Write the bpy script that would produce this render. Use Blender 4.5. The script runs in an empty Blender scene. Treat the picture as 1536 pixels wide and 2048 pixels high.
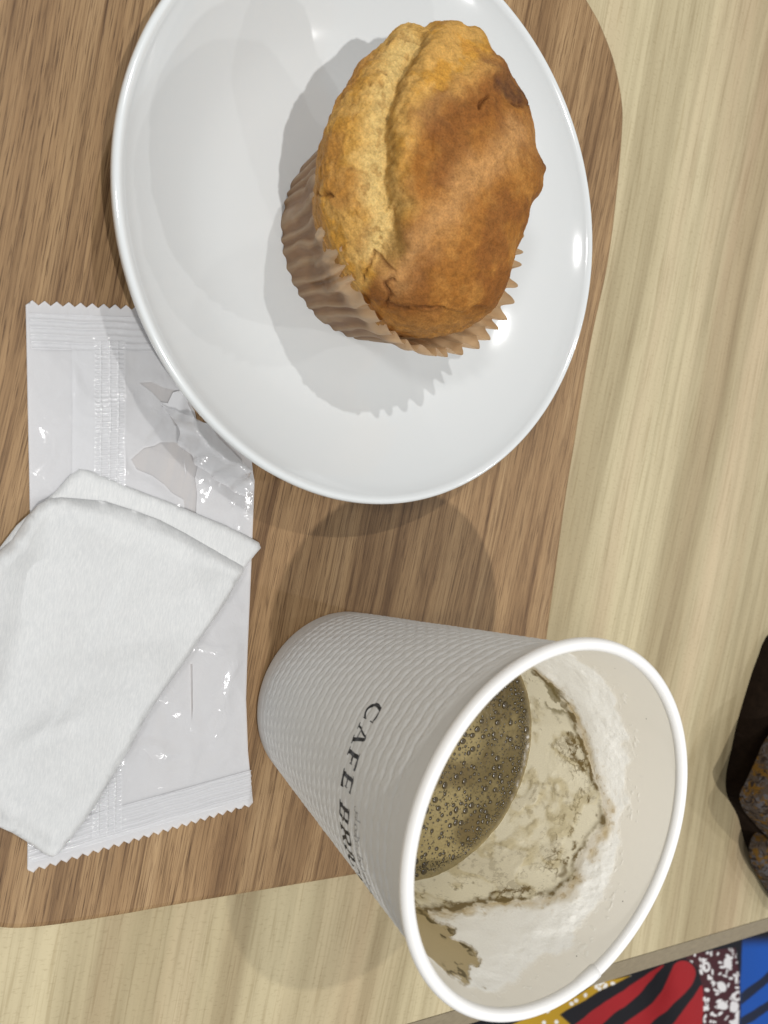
import bpy, math, random
import numpy as np
from mathutils import Matrix, Vector, geometry

random.seed(7)
scene = bpy.context.scene
C = scene.collection

# ------------------------------------------------------------------ camera
S = 0.21                                   # camera height over the tray, metres
TILT, ROLL, FPX = 0.59203406, -0.19300217, 1671.5136
_f = np.array([math.sin(TILT), 0, -math.cos(TILT)])
_u = np.array([math.cos(TILT), 0, math.sin(TILT)])
_d = np.cross(_f, _u)
CR = math.cos(ROLL) * _u + math.sin(ROLL) * _d
CD = -math.sin(ROLL) * _u + math.cos(ROLL) * _d
cam_data = bpy.data.cameras.new('camera')
cam = bpy.data.objects.new('camera', cam_data)
C.objects.link(cam)
cam.matrix_world = Matrix(((CR[0], -CD[0], -_f[0], 0), (CR[1], -CD[1], -_f[1], 0),
                           (CR[2], -CD[2], -_f[2], S), (0, 0, 0, 1)))
cam_data.sensor_fit = 'VERTICAL'
cam_data.sensor_height = 7.6
cam_data.sensor_width = 5.7
cam_data.lens = FPX / 2048 * 7.6
cam_data.clip_start = 0.005
cam_data.clip_end = 20
cam_data.dof.use_dof = True
cam_data.dof.focus_distance = 0.225
cam_data.dof.aperture_fstop = 4.8
scene.camera = cam


def U(px, py, z=0.0):
    """point of the photograph -> point on the level plane at height z"""
    v = (px - 768) / FPX * CR + (py - 1024) / FPX * CD + _f
    k = (S - z) / (-v[2])
    return np.array([v[0] * k, v[1] * k, z])


def UU(pts, z=0.0):
    return np.array([U(a, b, z)[:2] for a, b in pts])


def PX(P):
    """world points -> photograph coordinates (used to look features up once)"""
    q = P - np.array([0, 0, S])
    w = q @ _f
    return 768 + FPX * (q @ CR) / w, 1024 + FPX * (q @ CD) / w


# ------------------------------------------------------------------ world and lamps
world = bpy.data.worlds.new('World')
scene.world = world
world.use_nodes = True
wn = world.node_tree.nodes
wn['Background'].inputs[0].default_value = (0.97, 0.99, 1.0, 1)
wn['Background'].inputs[1].default_value = 0.29
scene.view_settings.view_transform = 'Standard'
scene.view_settings.look = 'None'
scene.view_settings.exposure = 0.2


def lamp(name, direction, H, power, size, col=(1, .985, .965), target=(0.12, 0.0, 0)):
    d = bpy.data.lights.new(name, 'AREA')
    d.shape = 'DISK'
    d.size = size
    d.energy = power
    d.color = col
    o = bpy.data.objects.new(name, d)
    t = Vector(target)
    o.location = t + Vector(direction) * H
    o.rotation_euler = (t - o.location).to_track_quat('-Z', 'Y').to_euler()
    C.objects.link(o)
    return o


lamp('ceiling_or_fill_lamp', (-0.150, -0.275, 1), 2.2, 21, 0.040)
lamp('ceiling_or_fill_lamp', (-0.192, 0.490, 1), 2.2, 13, 0.040)
lamp('ceiling_or_fill_lamp', (1.02, -0.02, 1), 2.0, 6.5, 0.05)
lamp('ceiling_or_fill_lamp', (1.10, 0.36, 1), 2.0, 5.0, 0.05)
lamp('ceiling_or_fill_lamp', (0.42, -0.9, 1), 2.0, 4.0, 0.05)
lamp('ceiling_or_fill_lamp', (-0.85, 0.05, 1), 2.0, 9.5, 0.30)  # added fill, unseen, to brighten the inner wall of the cup


# ------------------------------------------------------------------ numpy helpers
class Noise:
    def __init__(self, seed):
        r = np.random.RandomState(seed)
        self.p = np.concatenate([r.permutation(256)] * 3)
        self.v = r.rand(256)

    def n(self, x, y, z):
        xi, yi, zi = (np.floor(a).astype(int) for a in (x, y, z))
        xf, yf, zf = x - xi, y - yi, z - zi
        xf, yf, zf = (a * a * (3 - 2 * a) for a in (xf, yf, zf))
        xi &= 255; yi &= 255; zi &= 255
        p, v = self.p, self.v
        def g(i, j, k):
            return v[p[p[p[(xi + i) & 255] + ((yi + j) & 255)] + ((zi + k) & 255)]]
        a = g(0, 0, 0) * (1 - xf) + g(1, 0, 0) * xf
        b = g(0, 1, 0) * (1 - xf) + g(1, 1, 0) * xf
        c = g(0, 0, 1) * (1 - xf) + g(1, 0, 1) * xf
        d = g(0, 1, 1) * (1 - xf) + g(1, 1, 1) * xf
        return (a * (1 - yf) + b * yf) * (1 - zf) + (c * (1 - yf) + d * yf) * zf

    def fbm(self, x, y, z, o=4):
        s = 0; a = .5; t = 0
        x, y, z = np.broadcast_arrays(x, y, z)
        for i in range(o):
            s = s + a * self.n(x + 17.3 * i, y + 5.1 * i, z + 3.7 * i)
            t += a; a *= .5; x = x * 2.03; y = y * 2.03; z = z * 2.03
        return s / t


NZ = [Noise(i) for i in range(6)]


def sstep(a, b, x):
    t = np.clip((x - a) / (b - a), 0, 1)
    return t * t * (3 - 2 * t)


def mixc(c, d, t):
    return c * (1 - t[..., None]) + np.array(d) * t[..., None]


def inpoly(X, Y, poly):
    poly = np.asarray(poly, float)
    r = np.zeros(X.shape, bool)
    j = len(poly) - 1
    for i in range(len(poly)):
        xi, yi = poly[i]; xj, yj = poly[j]
        if yi != yj:
            c = ((yi > Y) != (yj > Y)) & (X < (xj - xi) * (Y - yi) / (yj - yi) + xi)
            r ^= c
        j = i
    return r


def pdist(X, Y, line, closed=False):
    """distance to a polyline"""
    line = np.asarray(line, float)
    if closed:
        line = np.vstack([line, line[:1]])
    best = np.full(X.shape, 1e9)
    for (ax, ay), (bx, by) in zip(line[:-1], line[1:]):
        dx, dy = bx - ax, by - ay
        L = dx * dx + dy * dy + 1e-18
        t = np.clip(((X - ax) * dx + (Y - ay) * dy) / L, 0, 1)
        best = np.minimum(best, np.hypot(X - ax - t * dx, Y - ay - t * dy))
    return best


def mk(name, V, F, mat, parent=None, smooth=True, col=None, attr=None, mats=None, midx=None):
    V = np.asarray(V, float).reshape(-1, 3)
    me = bpy.data.meshes.new(name)
    if isinstance(F, np.ndarray):
        n, k = F.shape
        me.vertices.add(len(V)); me.vertices.foreach_set('co', V.ravel())
        me.loops.add(n * k); me.loops.foreach_set('vertex_index', F.ravel().astype(np.int32))
        me.polygons.add(n)
        me.polygons.foreach_set('loop_start', np.arange(0, n * k, k, dtype=np.int32))
        me.update(calc_edges=True)
        me.validate()
    else:
        me.from_pydata(V.tolist(), [], F)
        me.update()
    me.polygons.foreach_set('use_smooth', [smooth] * len(me.polygons))
    if col is not None:
        a = me.color_attributes.new('paint', 'FLOAT_COLOR', 'POINT')
        cc = np.ones((len(V), 4)); cc[:, :3] = col.reshape(-1, 3)
        a.data.foreach_set('color', cc.ravel())
    if attr is not None:
        for k2, v in attr.items():
            a = me.attributes.new(k2, 'FLOAT', 'POINT')
            a.data.foreach_set('value', np.asarray(v, float).ravel())
    me.materials.append(mat)
    o = bpy.data.objects.new(name, me)
    C.objects.link(o)
    if parent is not None:
        o.parent = parent
        o.matrix_parent_inverse = parent.matrix_world.inverted() if parent.type == 'MESH' else Matrix.Translation(-parent.location)
    return o


def gridf(n, m, wrap=False):
    """faces of an n x m grid (rows n, cols m); wrap joins the columns"""
    i, j = np.meshgrid(np.arange(n - 1), np.arange(m if wrap else m - 1), indexing='ij')
    i = i.ravel(); j = j.ravel(); k = (j + 1) % m
    return np.stack([i * m + j, i * m + k, (i + 1) * m + k, (i + 1) * m + j], -1)


def lathe(name, prof, seg, mat, parent=None, centre=(0, 0), **kw):
    prof = np.asarray(prof, float)
    th = np.linspace(0, 2 * np.pi, seg, endpoint=False)
    V = np.zeros((len(prof), seg, 3))
    V[..., 0] = prof[:, :1] * np.cos(th) + centre[0]
    V[..., 1] = prof[:, :1] * np.sin(th) + centre[1]
    V[..., 2] = prof[:, 1:2]
    return mk(name, V, gridf(len(prof), seg, True), mat, parent, **kw)


def smooth_path(pts, n, closed=False):
    pts = np.asarray(pts, float)
    P = np.vstack([pts[-1], pts, pts[0], pts[1]]) if closed else np.vstack([2 * pts[0] - pts[1], pts, 2 * pts[-1] - pts[-2]])
    out = []
    for i in range(len(P) - 3):
        a, b, c, d = P[i:i + 4]
        for t in np.linspace(0, 1, n, endpoint=False):
            out.append(.5 * ((2 * b) + (-a + c) * t + (2 * a - 5 * b + 4 * c - d) * t * t + (-a + 3 * b - 3 * c + d) * t ** 3))
    if not closed:
        out.append(P[-2])
    return np.array(out)


def sheet(name, outline, step, zf, mat, parent=None, holes=(), thick=None, smooth=True, colf=None, densify=True, jit=.25):
    """a sheet with an outline in x,y filled with a fine mesh; zf(x,y,dist_to_edge) gives the height"""
    outline = np.asarray(outline, float)
    loops = [outline] + [np.asarray(h, float) for h in holes]
    pts = []; edges = []
    for L in loops:
        s = len(pts)
        for a, b in zip(L, np.roll(L, -1, 0)):
            k = max(1, int(np.hypot(*(b - a)) / step)) if densify else 1
            for i in range(k):
                pts.append(a + (b - a) * i / k)
        e = len(pts)
        edges += [(i, i + 1) for i in range(s, e - 1)] + [(e - 1, s)]
    nb = len(pts)
    lo, hi = outline.min(0), outline.max(0)
    gx, gy = np.meshgrid(np.arange(lo[0], hi[0], step), np.arange(lo[1], hi[1], step))
    gx[1::2] += step / 2
    r = np.random.RandomState(3)
    gx = gx.ravel(); gy = gy.ravel()
    gx = gx + (r.rand(len(gx)) - .5) * step * jit; gy = gy + (r.rand(len(gx)) - .5) * step * jit
    ins = inpoly(gx, gy, outline)
    for h in holes:
        ins &= ~inpoly(gx, gy, h)
    dd = np.full(gx.shape, 1e9)
    for L in loops:
        dd = np.minimum(dd, pdist(gx, gy, L, True))
    ins &= dd > step * .45
    allp = [Vector(p) for p in pts] + [Vector((a, b)) for a, b in zip(gx[ins], gy[ins])]
    sc = 1000.0
    vs, es, fs, *_ = geometry.delaunay_2d_cdt([p * sc for p in allp], edges, [], 0, 1e-5)
    P = np.array([[v.x, v.y] for v in vs]) / sc
    T = np.array([f for f in fs if len(f) == 3])
    cen = P[T].mean(1)
    k = inpoly(cen[:, 0], cen[:, 1], outline)
    for h in holes:
        k &= ~inpoly(cen[:, 0], cen[:, 1], h)
    T = T[k]
    a = P[T]; ar = (a[:, 1, 0] - a[:, 0, 0]) * (a[:, 2, 1] - a[:, 0, 1]) - (a[:, 1, 1] - a[:, 0, 1]) * (a[:, 2, 0] - a[:, 0, 0])
    T[ar < 0] = T[ar < 0][:, ::-1]
    dd = np.full(len(P), 1e9)
    for L in loops:
        dd = np.minimum(dd, pdist(P[:, 0], P[:, 1], L, True))
    Z = zf(P[:, 0], P[:, 1], dd)
    V = np.c_[P, Z]
    col = colf(P[:, 0], P[:, 1]) if colf else None
    if thick is not None:
        tz = thick(P[:, 0], P[:, 1], dd)
        V2 = np.c_[P, Z - tz]
        n = len(V)
        # boundary edges for side walls
        E = {}
        for t in T:
            for i, j in ((t[0], t[1]), (t[1], t[2]), (t[2], t[0])):
                if (j, i) in E: del E[(j, i)]
                else: E[(i, j)] = 1
        side = []
        for i, j in E:
            side += [(j, i, i + n), (j, i + n, j + n)]
        V = np.vstack([V, V2]); T = np.vstack([T, T[:, ::-1] + n, np.array(side)])
        if col is not None: col = np.vstack([col, col])
    return mk(name, V, T.astype(np.int32), mat, parent, smooth=smooth, col=col)


def tag(o, label=None, cat=None, kind=None, group=None):
    if label: o['label'] = label
    if cat: o['category'] = cat
    if kind: o['kind'] = kind
    if group: o['group'] = group
    return o


def empty(name, loc, label, cat, group=None):
    o = bpy.data.objects.new(name, None)
    o.location = loc
    o.empty_display_size = .02
    C.objects.link(o)
    return tag(o, label, cat, None, group)


# ------------------------------------------------------------------ materials
def nt(name):
    m = bpy.data.materials.new(name)
    m.use_nodes = True
    n = m.node_tree
    b = n.nodes['Principled BSDF']
    return m, n, b


def N(n, typ, **kw):
    o = n.nodes.new(typ)
    for k, v in kw.items():
        if k.startswith('i_'):
            o.inputs[k[2:].replace('_', ' ')].default_value = v
        else:
            setattr(o, k, v)
    return o


def L(n, a, b):
    n.links.new(a, b)


def ramp(n, fac, stops):
    r = n.nodes.new('ShaderNodeValToRGB')
    e = r.color_ramp.elements
    while len(e) > 1: e.remove(e[-1])
    e[0].position = stops[0][0]; c = stops[0][1]; e[0].color = (c[0], c[1], c[2], 1)
    for p, c in stops[1:]:
        q = e.new(p); q.color = (c[0], c[1], c[2], 1)
    L(n, fac, r.inputs[0])
    return r.outputs[0]


def mapping(n, scale, rot=(0, 0, 0), warp=None):
    tc = N(n, 'ShaderNodeTexCoord')
    src = tc.outputs['Object']
    if warp:
        ns = N(n, 'ShaderNodeTexNoise'); ns.inputs['Scale'].default_value = warp[0]; ns.inputs['Detail'].default_value = 2
        mp0 = N(n, 'ShaderNodeMapping'); mp0.inputs['Scale'].default_value = warp[2]
        L(n, src, mp0.inputs[0]); L(n, mp0.outputs[0], ns.inputs[0])
        sb = N(n, 'ShaderNodeVectorMath', operation='SUBTRACT'); sb.inputs[1].default_value = (.5, .5, .5)
        L(n, ns.outputs['Color'], sb.inputs[0])
        mu = N(n, 'ShaderNodeVectorMath', operation='MULTIPLY'); mu.inputs[1].default_value = (warp[1], 0, 0)
        L(n, sb.outputs[0], mu.inputs[0])
        ad = N(n, 'ShaderNodeVectorMath', operation='ADD')
        L(n, src, ad.inputs[0]); L(n, mu.outputs[0], ad.inputs[1])
        src = ad.outputs[0]
    mp = N(n, 'ShaderNodeMapping')
    mp.inputs['Scale'].default_value = scale
    mp.inputs['Rotation'].default_value = rot
    L(n, src, mp.inputs[0])
    return mp.outputs[0]


def noise(n, vec, scale, detail=3, rough=.5, dist=0):
    o = N(n, 'ShaderNodeTexNoise')
    o.inputs['Scale'].default_value = scale; o.inputs['Detail'].default_value = detail
    o.inputs['Roughness'].default_value = rough; o.inputs['Distortion'].default_value = dist
    L(n, vec, o.inputs['Vector'])
    return o.outputs['Fac']


def mixrgb(n, typ, fac, a, b):
    o = N(n, 'ShaderNodeMix', data_type='RGBA', blend_type=typ)
    if isinstance(fac, (int, float)): o.inputs[0].default_value = fac
    else: L(n, fac, o.inputs[0])
    for s, v in ((6, a), (7, b)):
        if isinstance(v, tuple): o.inputs[s].default_value = (*v, 1)
        else: L(n, v, o.inputs[s])
    return o.outputs[2]


def bump(n, b, h, strength, dist):
    o = N(n, 'ShaderNodeBump'); o.inputs['Strength'].default_value = strength; o.inputs['Distance'].default_value = dist
    L(n, h, o.inputs['Height']); L(n, o.outputs[0], b.inputs['Normal'])
    return o


def math_(n, op, a, b=None):
    o = N(n, 'ShaderNodeMath', operation=op)
    for i, v in enumerate((a, b)):
        if v is None: continue
        if isinstance(v, (int, float)): o.inputs[i].default_value = v
        else: L(n, v, o.inputs[i])
    return o.outputs[0]


# tray: brown straight-grained wood. Grain runs along world y.
def wood_tray():
    m, n, b = nt('brown_wood_grain')
    w = (9, .010, (1, .55, 1))
    broad = noise(n, mapping(n, (95, 4.5, 1), (0, 0, .06), w), 1, 3, .55)
    mid = noise(n, mapping(n, (420, 9, 1), (0, 0, .06), w), 1, 3, .6)
    fine = noise(n, mapping(n, (2300, 42, 1), (0, 0, .06), w), 1, 3, .65)
    base = ramp(n, broad, [(.3, (.190, .108, .049)), (.45, (.285, .176, .086)), (.56, (.345, .222, .112)), (.7, (.395, .265, .142))])
    c = mixrgb(n, 'MULTIPLY', .95, base, ramp(n, mid, [(.34, (.58, .52, .47)), (.48, (.95, .94, .92)), (.62, (1.06, 1.06, 1.05))]))
    c = mixrgb(n, 'MULTIPLY', .9, c, ramp(n, fine, [(.33, (.42, .36, .32)), (.47, (.92, .9, .88)), (.6, (1.06, 1.06, 1.05))]))
    pores = noise(n, mapping(n, (4200, 95, 1), (0, 0, .06), w), 1, 2, .6)
    c = mixrgb(n, 'MULTIPLY', .9, c, ramp(n, pores, [(.34, (.36, .30, .26)), (.42, (1, 1, 1)), (.62, (1, 1, 1)), (.70, (1.14, 1.13, 1.1))]))
    L(n, c, b.inputs['Base Color'])
    b.inputs['Roughness'].default_value = .5
    b.inputs['Specular IOR Level'].default_value = .32
    bump(n, b, fine, .35, .00012)
    return m


def wood_table():
    m, n, b = nt('pale_wood_grain')
    w = (5, .032, (1, .5, 1))
    broad = noise(n, mapping(n, (26, 1.6, 1), (0, 0, .1), w), 1, 3, .55)
    tint = noise(n, mapping(n, (33, 2.1, 1), (0, 0, .1), w), 1.0, 2, .5, 0)
    mid = noise(n, mapping(n, (170, 4, 1), (0, 0, .1), w), 1, 3, .6)
    fine = noise(n, mapping(n, (900, 30, 1), (0, 0, .1), w), 1, 2, .6)
    fleck = noise(n, mapping(n, (500, 1300, 1), (0, 0, .5)), 1, 2, .6)
    base = ramp(n, broad, [(.30, (.285, .222, .122)), (.42, (.385, .315, .188)), (.50, (.45, .38, .235)), (.60, (.545, .47, .30)), (.68, (.48, .405, .255)), (.76, (.41, .33, .195))])
    c = mixrgb(n, 'MIX', ramp(n, tint, [(.48, (0, 0, 0)), (.68, (.38, .38, .38))]), base, (.50, .36, .235))
    c = mixrgb(n, 'MULTIPLY', .9, c, ramp(n, mid, [(.33, (.80, .785, .75)), (.5, (.98, .98, .97)), (.65, (1.04, 1.04, 1.03))]))
    c = mixrgb(n, 'MULTIPLY', .6, c, ramp(n, fine, [(.33, (.74, .7, .64)), (.46, (.98, .98, .98)), (.6, (1.03, 1.03, 1.03))]))
    c = mixrgb(n, 'MULTIPLY', .5, c, ramp(n, fleck, [(.30, (.75, .72, .68)), (.44, (1, 1, 1))]))
    L(n, c, b.inputs['Base Color'])
    b.inputs['Roughness'].default_value = .55
    b.inputs['Specular IOR Level'].default_value = .3
    bump(n, b, fleck, .22, .0002)
    return m


def simple(name, col, rough=.5, spec=.5, bs=None, bd=.0002, bstr=.3, coat=0, sheen=0, var=0):
    m, n, b = nt(name)
    b.inputs['Base Color'].default_value = (*col, 1)
    b.inputs['Roughness'].default_value = rough
    b.inputs['Specular IOR Level'].default_value = spec
    b.inputs['Coat Weight'].default_value = coat
    b.inputs['Coat Roughness'].default_value = .04
    if bs:
        ns = noise(n, mapping(n, (1, 1, 1)), bs, 4, .6)
        bump(n, b, ns, bstr, bd)
        if var:
            c = mixrgb(n, 'MULTIPLY', 1, tuple(col), ramp(n, ns, [(.3, (1 - var,) * 3), (.7, (1.0,) * 3)]))
            L(n, c, b.inputs['Base Color'])
    return m


def painted(name, rough=.6, spec=.4, bs=3000, bd=.0001, bstr=.4, sss=0, coat=0, coatr=.05, fleck=None):
    m, n, b = nt(name)
    a = N(n, 'ShaderNodeAttribute', attribute_name='paint')
    c = a.outputs['Color']
    ns = noise(n, mapping(n, (1, 1, 1)), bs, 4, .6)
    if fleck:
        c = mixrgb(n, 'MULTIPLY', 1, c, ramp(n, ns, [(.3, (fleck[0],) * 3), (.5, (1, 1, 1)), (.72, (fleck[1],) * 3)]))
    L(n, c, b.inputs['Base Color'])
    b.inputs['Roughness'].default_value = rough
    b.inputs['Specular IOR Level'].default_value = spec
    b.inputs['Coat Weight'].default_value = coat
    b.inputs['Coat Roughness'].default_value = coatr
    if sss:
        b.inputs['Subsurface Weight'].default_value = sss
        b.inputs['Subsurface Radius'].default_value = (1, .6, .3)
        b.inputs['Subsurface Scale'].default_value = .0015
    bump(n, b, ns, bstr, bd)
    return m


M_tray = wood_tray()
M_table = wood_table()
M_plate = simple('white_glazed_porcelain', (.685, .71, .715), .13, .5, 60, .00012, .25, coat=.6)
M_cupout = simple('matte_white_embossed_paper', (.66, .65, .625), .62, .35, 2500, .00003, .3)
M_cuprim = simple('white_coated_paper_rim', (.88, .87, .85), .32, .5, 900, .00003, .2)
M_cupin = simple('white_coated_paper_lining', (.93, .89, .80), .38, .4, 800, .00003, .2)
M_ink = simple('black_ink', (.018, .018, .02), .5, .4)
M_ghost = simple('faint_grey_ink', (.30, .295, .285), .6, .3)
M_foam = painted('milk_foam', .5, .5, 2600, .00014, .5, fleck=(.96, 1.03))
M_froth = painted('coffee_froth', .28, .5, 1800, .00008, .3, fleck=(.7, 1.12))


# ------------------------------------------------------------------ floor, table, tray
floor = mk('floor', [(-3, -3, -.72), (3, -3, -.72), (3, 3, -.72), (-3, 3, -.72)], [(0, 1, 2, 3)],
           simple('dark_floor', (.035, .03, .027), .6, .3, 30, .001, .3, var=.4))
tag(floor, kind='structure')

ZT = -0.0045                               # table top below the tray's top face
E0 = U(840, 2040, ZT)[:2]; E1 = U(1536, 1835, ZT)[:2]
ed = (E1 - E0) / np.hypot(*(E1 - E0))
en = np.array([ed[1], -ed[0]])             # points off the table, towards the lap
table = empty('table', (0.1, 0.1, ZT), 'pale beige streaked wood table under the brown tray', 'table')
a = E0 - ed * .9; b_ = E0 + ed * .8
back = -en * .9


def quad_prism(poly_top, zt, zb):
    n = len(poly_top)
    V = [(x, y, zt) for x, y in poly_top] + [(x, y, zb) for x, y in poly_top]
    F = [tuple(range(n)), tuple(range(2 * n - 1, n - 1, -1))] + [(i, i + n, (i + 1) % n + n, (i + 1) % n) for i in range(n)]
    return V, F


V, F = quad_prism([a, b_, b_ + back, a + back], ZT, ZT - .025)
mk('tabletop', V, [f[::1] for f in F], M_table, table, smooth=False)
# bevelled front edge strip, its shade painted in as a darker wood tone
M_edge = simple('shaded_edge_wood', (.33, .27, .175), .55, .3, 400, .0002, .3, var=.25)
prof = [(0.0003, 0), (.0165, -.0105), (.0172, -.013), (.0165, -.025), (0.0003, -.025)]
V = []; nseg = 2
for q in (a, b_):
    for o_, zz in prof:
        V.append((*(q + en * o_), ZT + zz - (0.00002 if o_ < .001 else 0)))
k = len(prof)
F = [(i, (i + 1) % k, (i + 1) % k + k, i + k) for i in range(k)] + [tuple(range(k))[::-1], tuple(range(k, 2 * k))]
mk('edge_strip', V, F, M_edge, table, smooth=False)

# tray outline, traced on its own plane
TR = [(1177.7, 0), (1206, 52), (1232, 122), (1246.7, 195), (1248.5, 254), (1238, 380), (1219, 527), (1184, 692), (1152, 889), (1130, 1028), (1101, 1244)]
right = UU(TR)
cr = UU([(1101, 1244)])[0]
B1 = UU([(720.6, 1750)])[0]; B2 = UU([(363, 1811)])[0]; B3 = UU([(240, 1833)])[0]; B4 = UU([(88, 1856)])[0]; B5 = UU([(0, 1858)])[0]
# rounded corner hidden behind the cup
bd = (B1 - B2) / np.hypot(*(B1 - B2))
rd = right[-1] - right[-2]; rd = rd / np.hypot(*rd)
A_ = np.array([[rd[0], -bd[0]], [rd[1], -bd[1]]]); t1, t2 = np.linalg.solve(A_, B1 - cr)
cor = cr + rd * t1
rcn = min(.030, t2 * .8)
c1 = cr + rd * (t1 - rcn); c2 = cor - bd * rcn
print('tray corner', t1, t2)
arc = [(1 - t) ** 2 * c1 + 2 * t * (1 - t) * cor + t * t * c2 for t in np.linspace(0, 1, 14)]
left_bottom = [B5, B5 + (B5 - B4) * .6 + np.array([0, .003]), B5 + np.array([-.035, .020]), B5 + np.array([-.048, .048])] + [np.array(q) for q in ((-.001, -.035), (-.010, .03), (-.020, .10), (-.028, .16), (-.029, .195))]
topl = [np.array([-.022, .222]), np.array([-.006, .236]), np.array([.03, .238])]
topr = right[0] + np.array([-.058, .022]); topr2 = right[0] + np.array([-.022, .0105])
keys = [B1, B2, B3, B4] + left_bottom + topl + [topr, topr2] + list(right[:-1]) + [cr + rd * .01] + arc[::3] + [arc[-1] - bd * .008]
pth = smooth_path(keys, 8, True)
n = len(pth)
# bevelled slab: inset top ring, outer ring, bottom ring
d1 = np.roll(pth, -1, 0) - np.roll(pth, 1, 0); d1 /= np.hypot(d1[:, 0], d1[:, 1])[:, None] + 1e-12
ar = .5 * np.sum(pth[:, 0] * np.roll(pth[:, 1], -1) - np.roll(pth[:, 0], -1) * pth[:, 1])
nin = np.stack([-d1[:, 1], d1[:, 0]], -1) * (1 if ar > 0 else -1)
rings = [(0.0016, 0), (.0008, -.0003), (0.0001, -.0008), (0, -.0018), (.0004, -.0036), (.0012, -.0044)]
V = np.zeros((len(rings), n, 3))
for i, (o_, zz) in enumerate(rings):
    V[i, :, :2] = pth + nin * o_; V[i, :, 2] = zz

Fq = gridf(len(rings), n, True)
ctr = pth.mean(0)
cap = geometry.delaunay_2d_cdt([Vector(p * 1000) for p in V[0, :, :2]], [(i, (i + 1) % n) for i in range(n)], [], 1, 1e-6)
assert len(cap[0]) == n
cap = [tuple(f) if (cap[0][f[1]] - cap[0][f[0]]).cross(cap[0][f[2]] - cap[0][f[0]]) > 0 else tuple(f[::-1]) for f in cap[2] if len(f) == 3]
F = [tuple(int(v) for v in f) for f in Fq] + cap + [tuple(i + (len(rings) - 1) * n for i in f[::-1]) for f in cap]
tray = mk('tray', V, F, M_tray, smooth=False)
tag(tray, 'brown wood grain tray with rounded corners lying on the pale table', 'tray')

# ------------------------------------------------------------------ plate
PC = (0.1120, 0.0736)
pr = [(0, .0050), (.015, .0051), (.030, .0056), (.038, .0063), (.044, .0073), (.050, .0092), (.056, .0122), (.062, .0160), (.0670, .0198), (.0695, .0221),
      (.0706, .0233), (.0716, .0239), (.0724, .0237), (.0728, .0230), (.0727, .0220), (.0720, .0209), (.066, .0150), (.058, .0085), (.050, .0038), (.044, .0022), (.0405, .0015),
      (.0395, .0006), (.038, .0006), (.037, .0018), (.02, .0018), (0, .0018)]
prs = [pr[0]]
pp = smooth_path(pr, 4)
plate = lathe('plate', pp, 256, M_plate, centre=PC)
tag(plate, 'round white glazed plate with raised rim holding the muffin', 'plate')

# ------------------------------------------------------------------ muffin
muffin = empty('muffin', (.115, .073, .005), 'golden brown cracked muffin in a fluted tan paper case on the white plate', 'muffin')
# dough dome
nth, nph = 520, 300
th = np.linspace(0, 2 * np.pi, nth, endpoint=False)
s = np.linspace(0, 1, nph)
# rim radius by angle round (109,72): wider towards +y where the dough spills over
OUTL = [(785, 47), (850, 38), (920, 40), (962, 49), (1000, 85), (1040, 130), (1072, 180), (1084, 250), (1086, 310), (1090, 380), (1078, 410), (1060, 455), (1040, 505),
        (1020, 560), (1000, 612), (955, 652), (900, 678), (850, 682), (790, 665), (738, 612), (690, 548), (658, 475), (640, 410), (640, 320), (650, 240), (690, 155), (735, 95)]
MC = np.array([.1098, .0768])
_o = np.array([U(a_, b2, .0415 + .0075 * sstep(900, 1060, np.array(a_ * 1.0)))[:2] for a_, b2 in smooth_path(OUTL, 4, True)]) - MC
_oa = np.arctan2(_o[:, 1], _o[:, 0]); _or = np.hypot(_o[:, 0], _o[:, 1]); _k = np.argsort(_oa); _oa = _oa[_k]; _or = _or[_k]


def rrim(t):
    tt = (t + np.pi) % (2 * np.pi) - np.pi
    r = np.interp(tt, _oa, _or, period=2 * np.pi)
    r = r * .965 - .0009 * np.exp(-((tt - 1.6) / .7) ** 2)
    return r + .0008 * (NZ[0].fbm(np.cos(t) * 5 + 9, np.sin(t) * 5 + 9, 0 * t, 3) - .5) * 2
TH, SS = np.meshgrid(th, s)
# s: 0 apex -> .8 widest -> 1 tucks into the case
sx = np.where(SS < .8, np.sin(SS / .8 * np.pi / 2) ** .90, 1 - .15 * ((SS - .8) / .2) ** 1.5)
cx = MC[0] + .0012 * (SS - .8)
cy = MC[1] - .0016 * sstep(.8, 1, SS)
RR = rrim(TH) * sx
ztop = .0600; zw = .0415
Z = np.where(SS < .8, zw + (ztop - zw) * np.clip(np.cos(SS / .8 * np.pi / 2), 0, 1) ** .92, zw - .013 * ((SS - .8) / .2) ** 1.2)
Xp = cx + RR * np.cos(TH); Yp = cy + RR * np.sin(TH)
# the right half of the dome is a little higher, the far side sags
Z = Z + .0022 * (sstep(0, 1, 1 - SS)) * np.cos(TH - math.radians(-20)) * sx * 1.2
P = np.stack([Xp, Yp, Z], -1)
u, v = PX(P.reshape(-1, 3)); u = u.reshape(TH.shape); v = v.reshape(TH.shape)
wob = (NZ[1].fbm(Xp * 260, Yp * 260, Z * 260, 3) - .5)
uw = u + wob * 46; vw = v + (NZ[2].fbm(Xp * 260, Yp * 260, Z * 260, 3) - .5) * 46
CRK = [(850, 40), (815, 90), (788, 150), (765, 215), (752, 270), (758, 340), (770, 410), (768, 470), (752, 522)]
dc = pdist(uw, vw, CRK)
top_ok = (SS < .86)
# side of crack: left lobe / right crust
crx = np.interp(v, [c[1] for c in CRK], [c[0] for c in CRK])
sidep = (uw - crx)
live = sstep(20, 90, v) * (1 - sstep(500, 545, v))
dep = np.exp(-(dc / 30) ** 2) * .0023 * live
dep += .0012 * np.exp(-((sidep - 14) / 13) ** 2) * live * (dc < 90)
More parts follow.
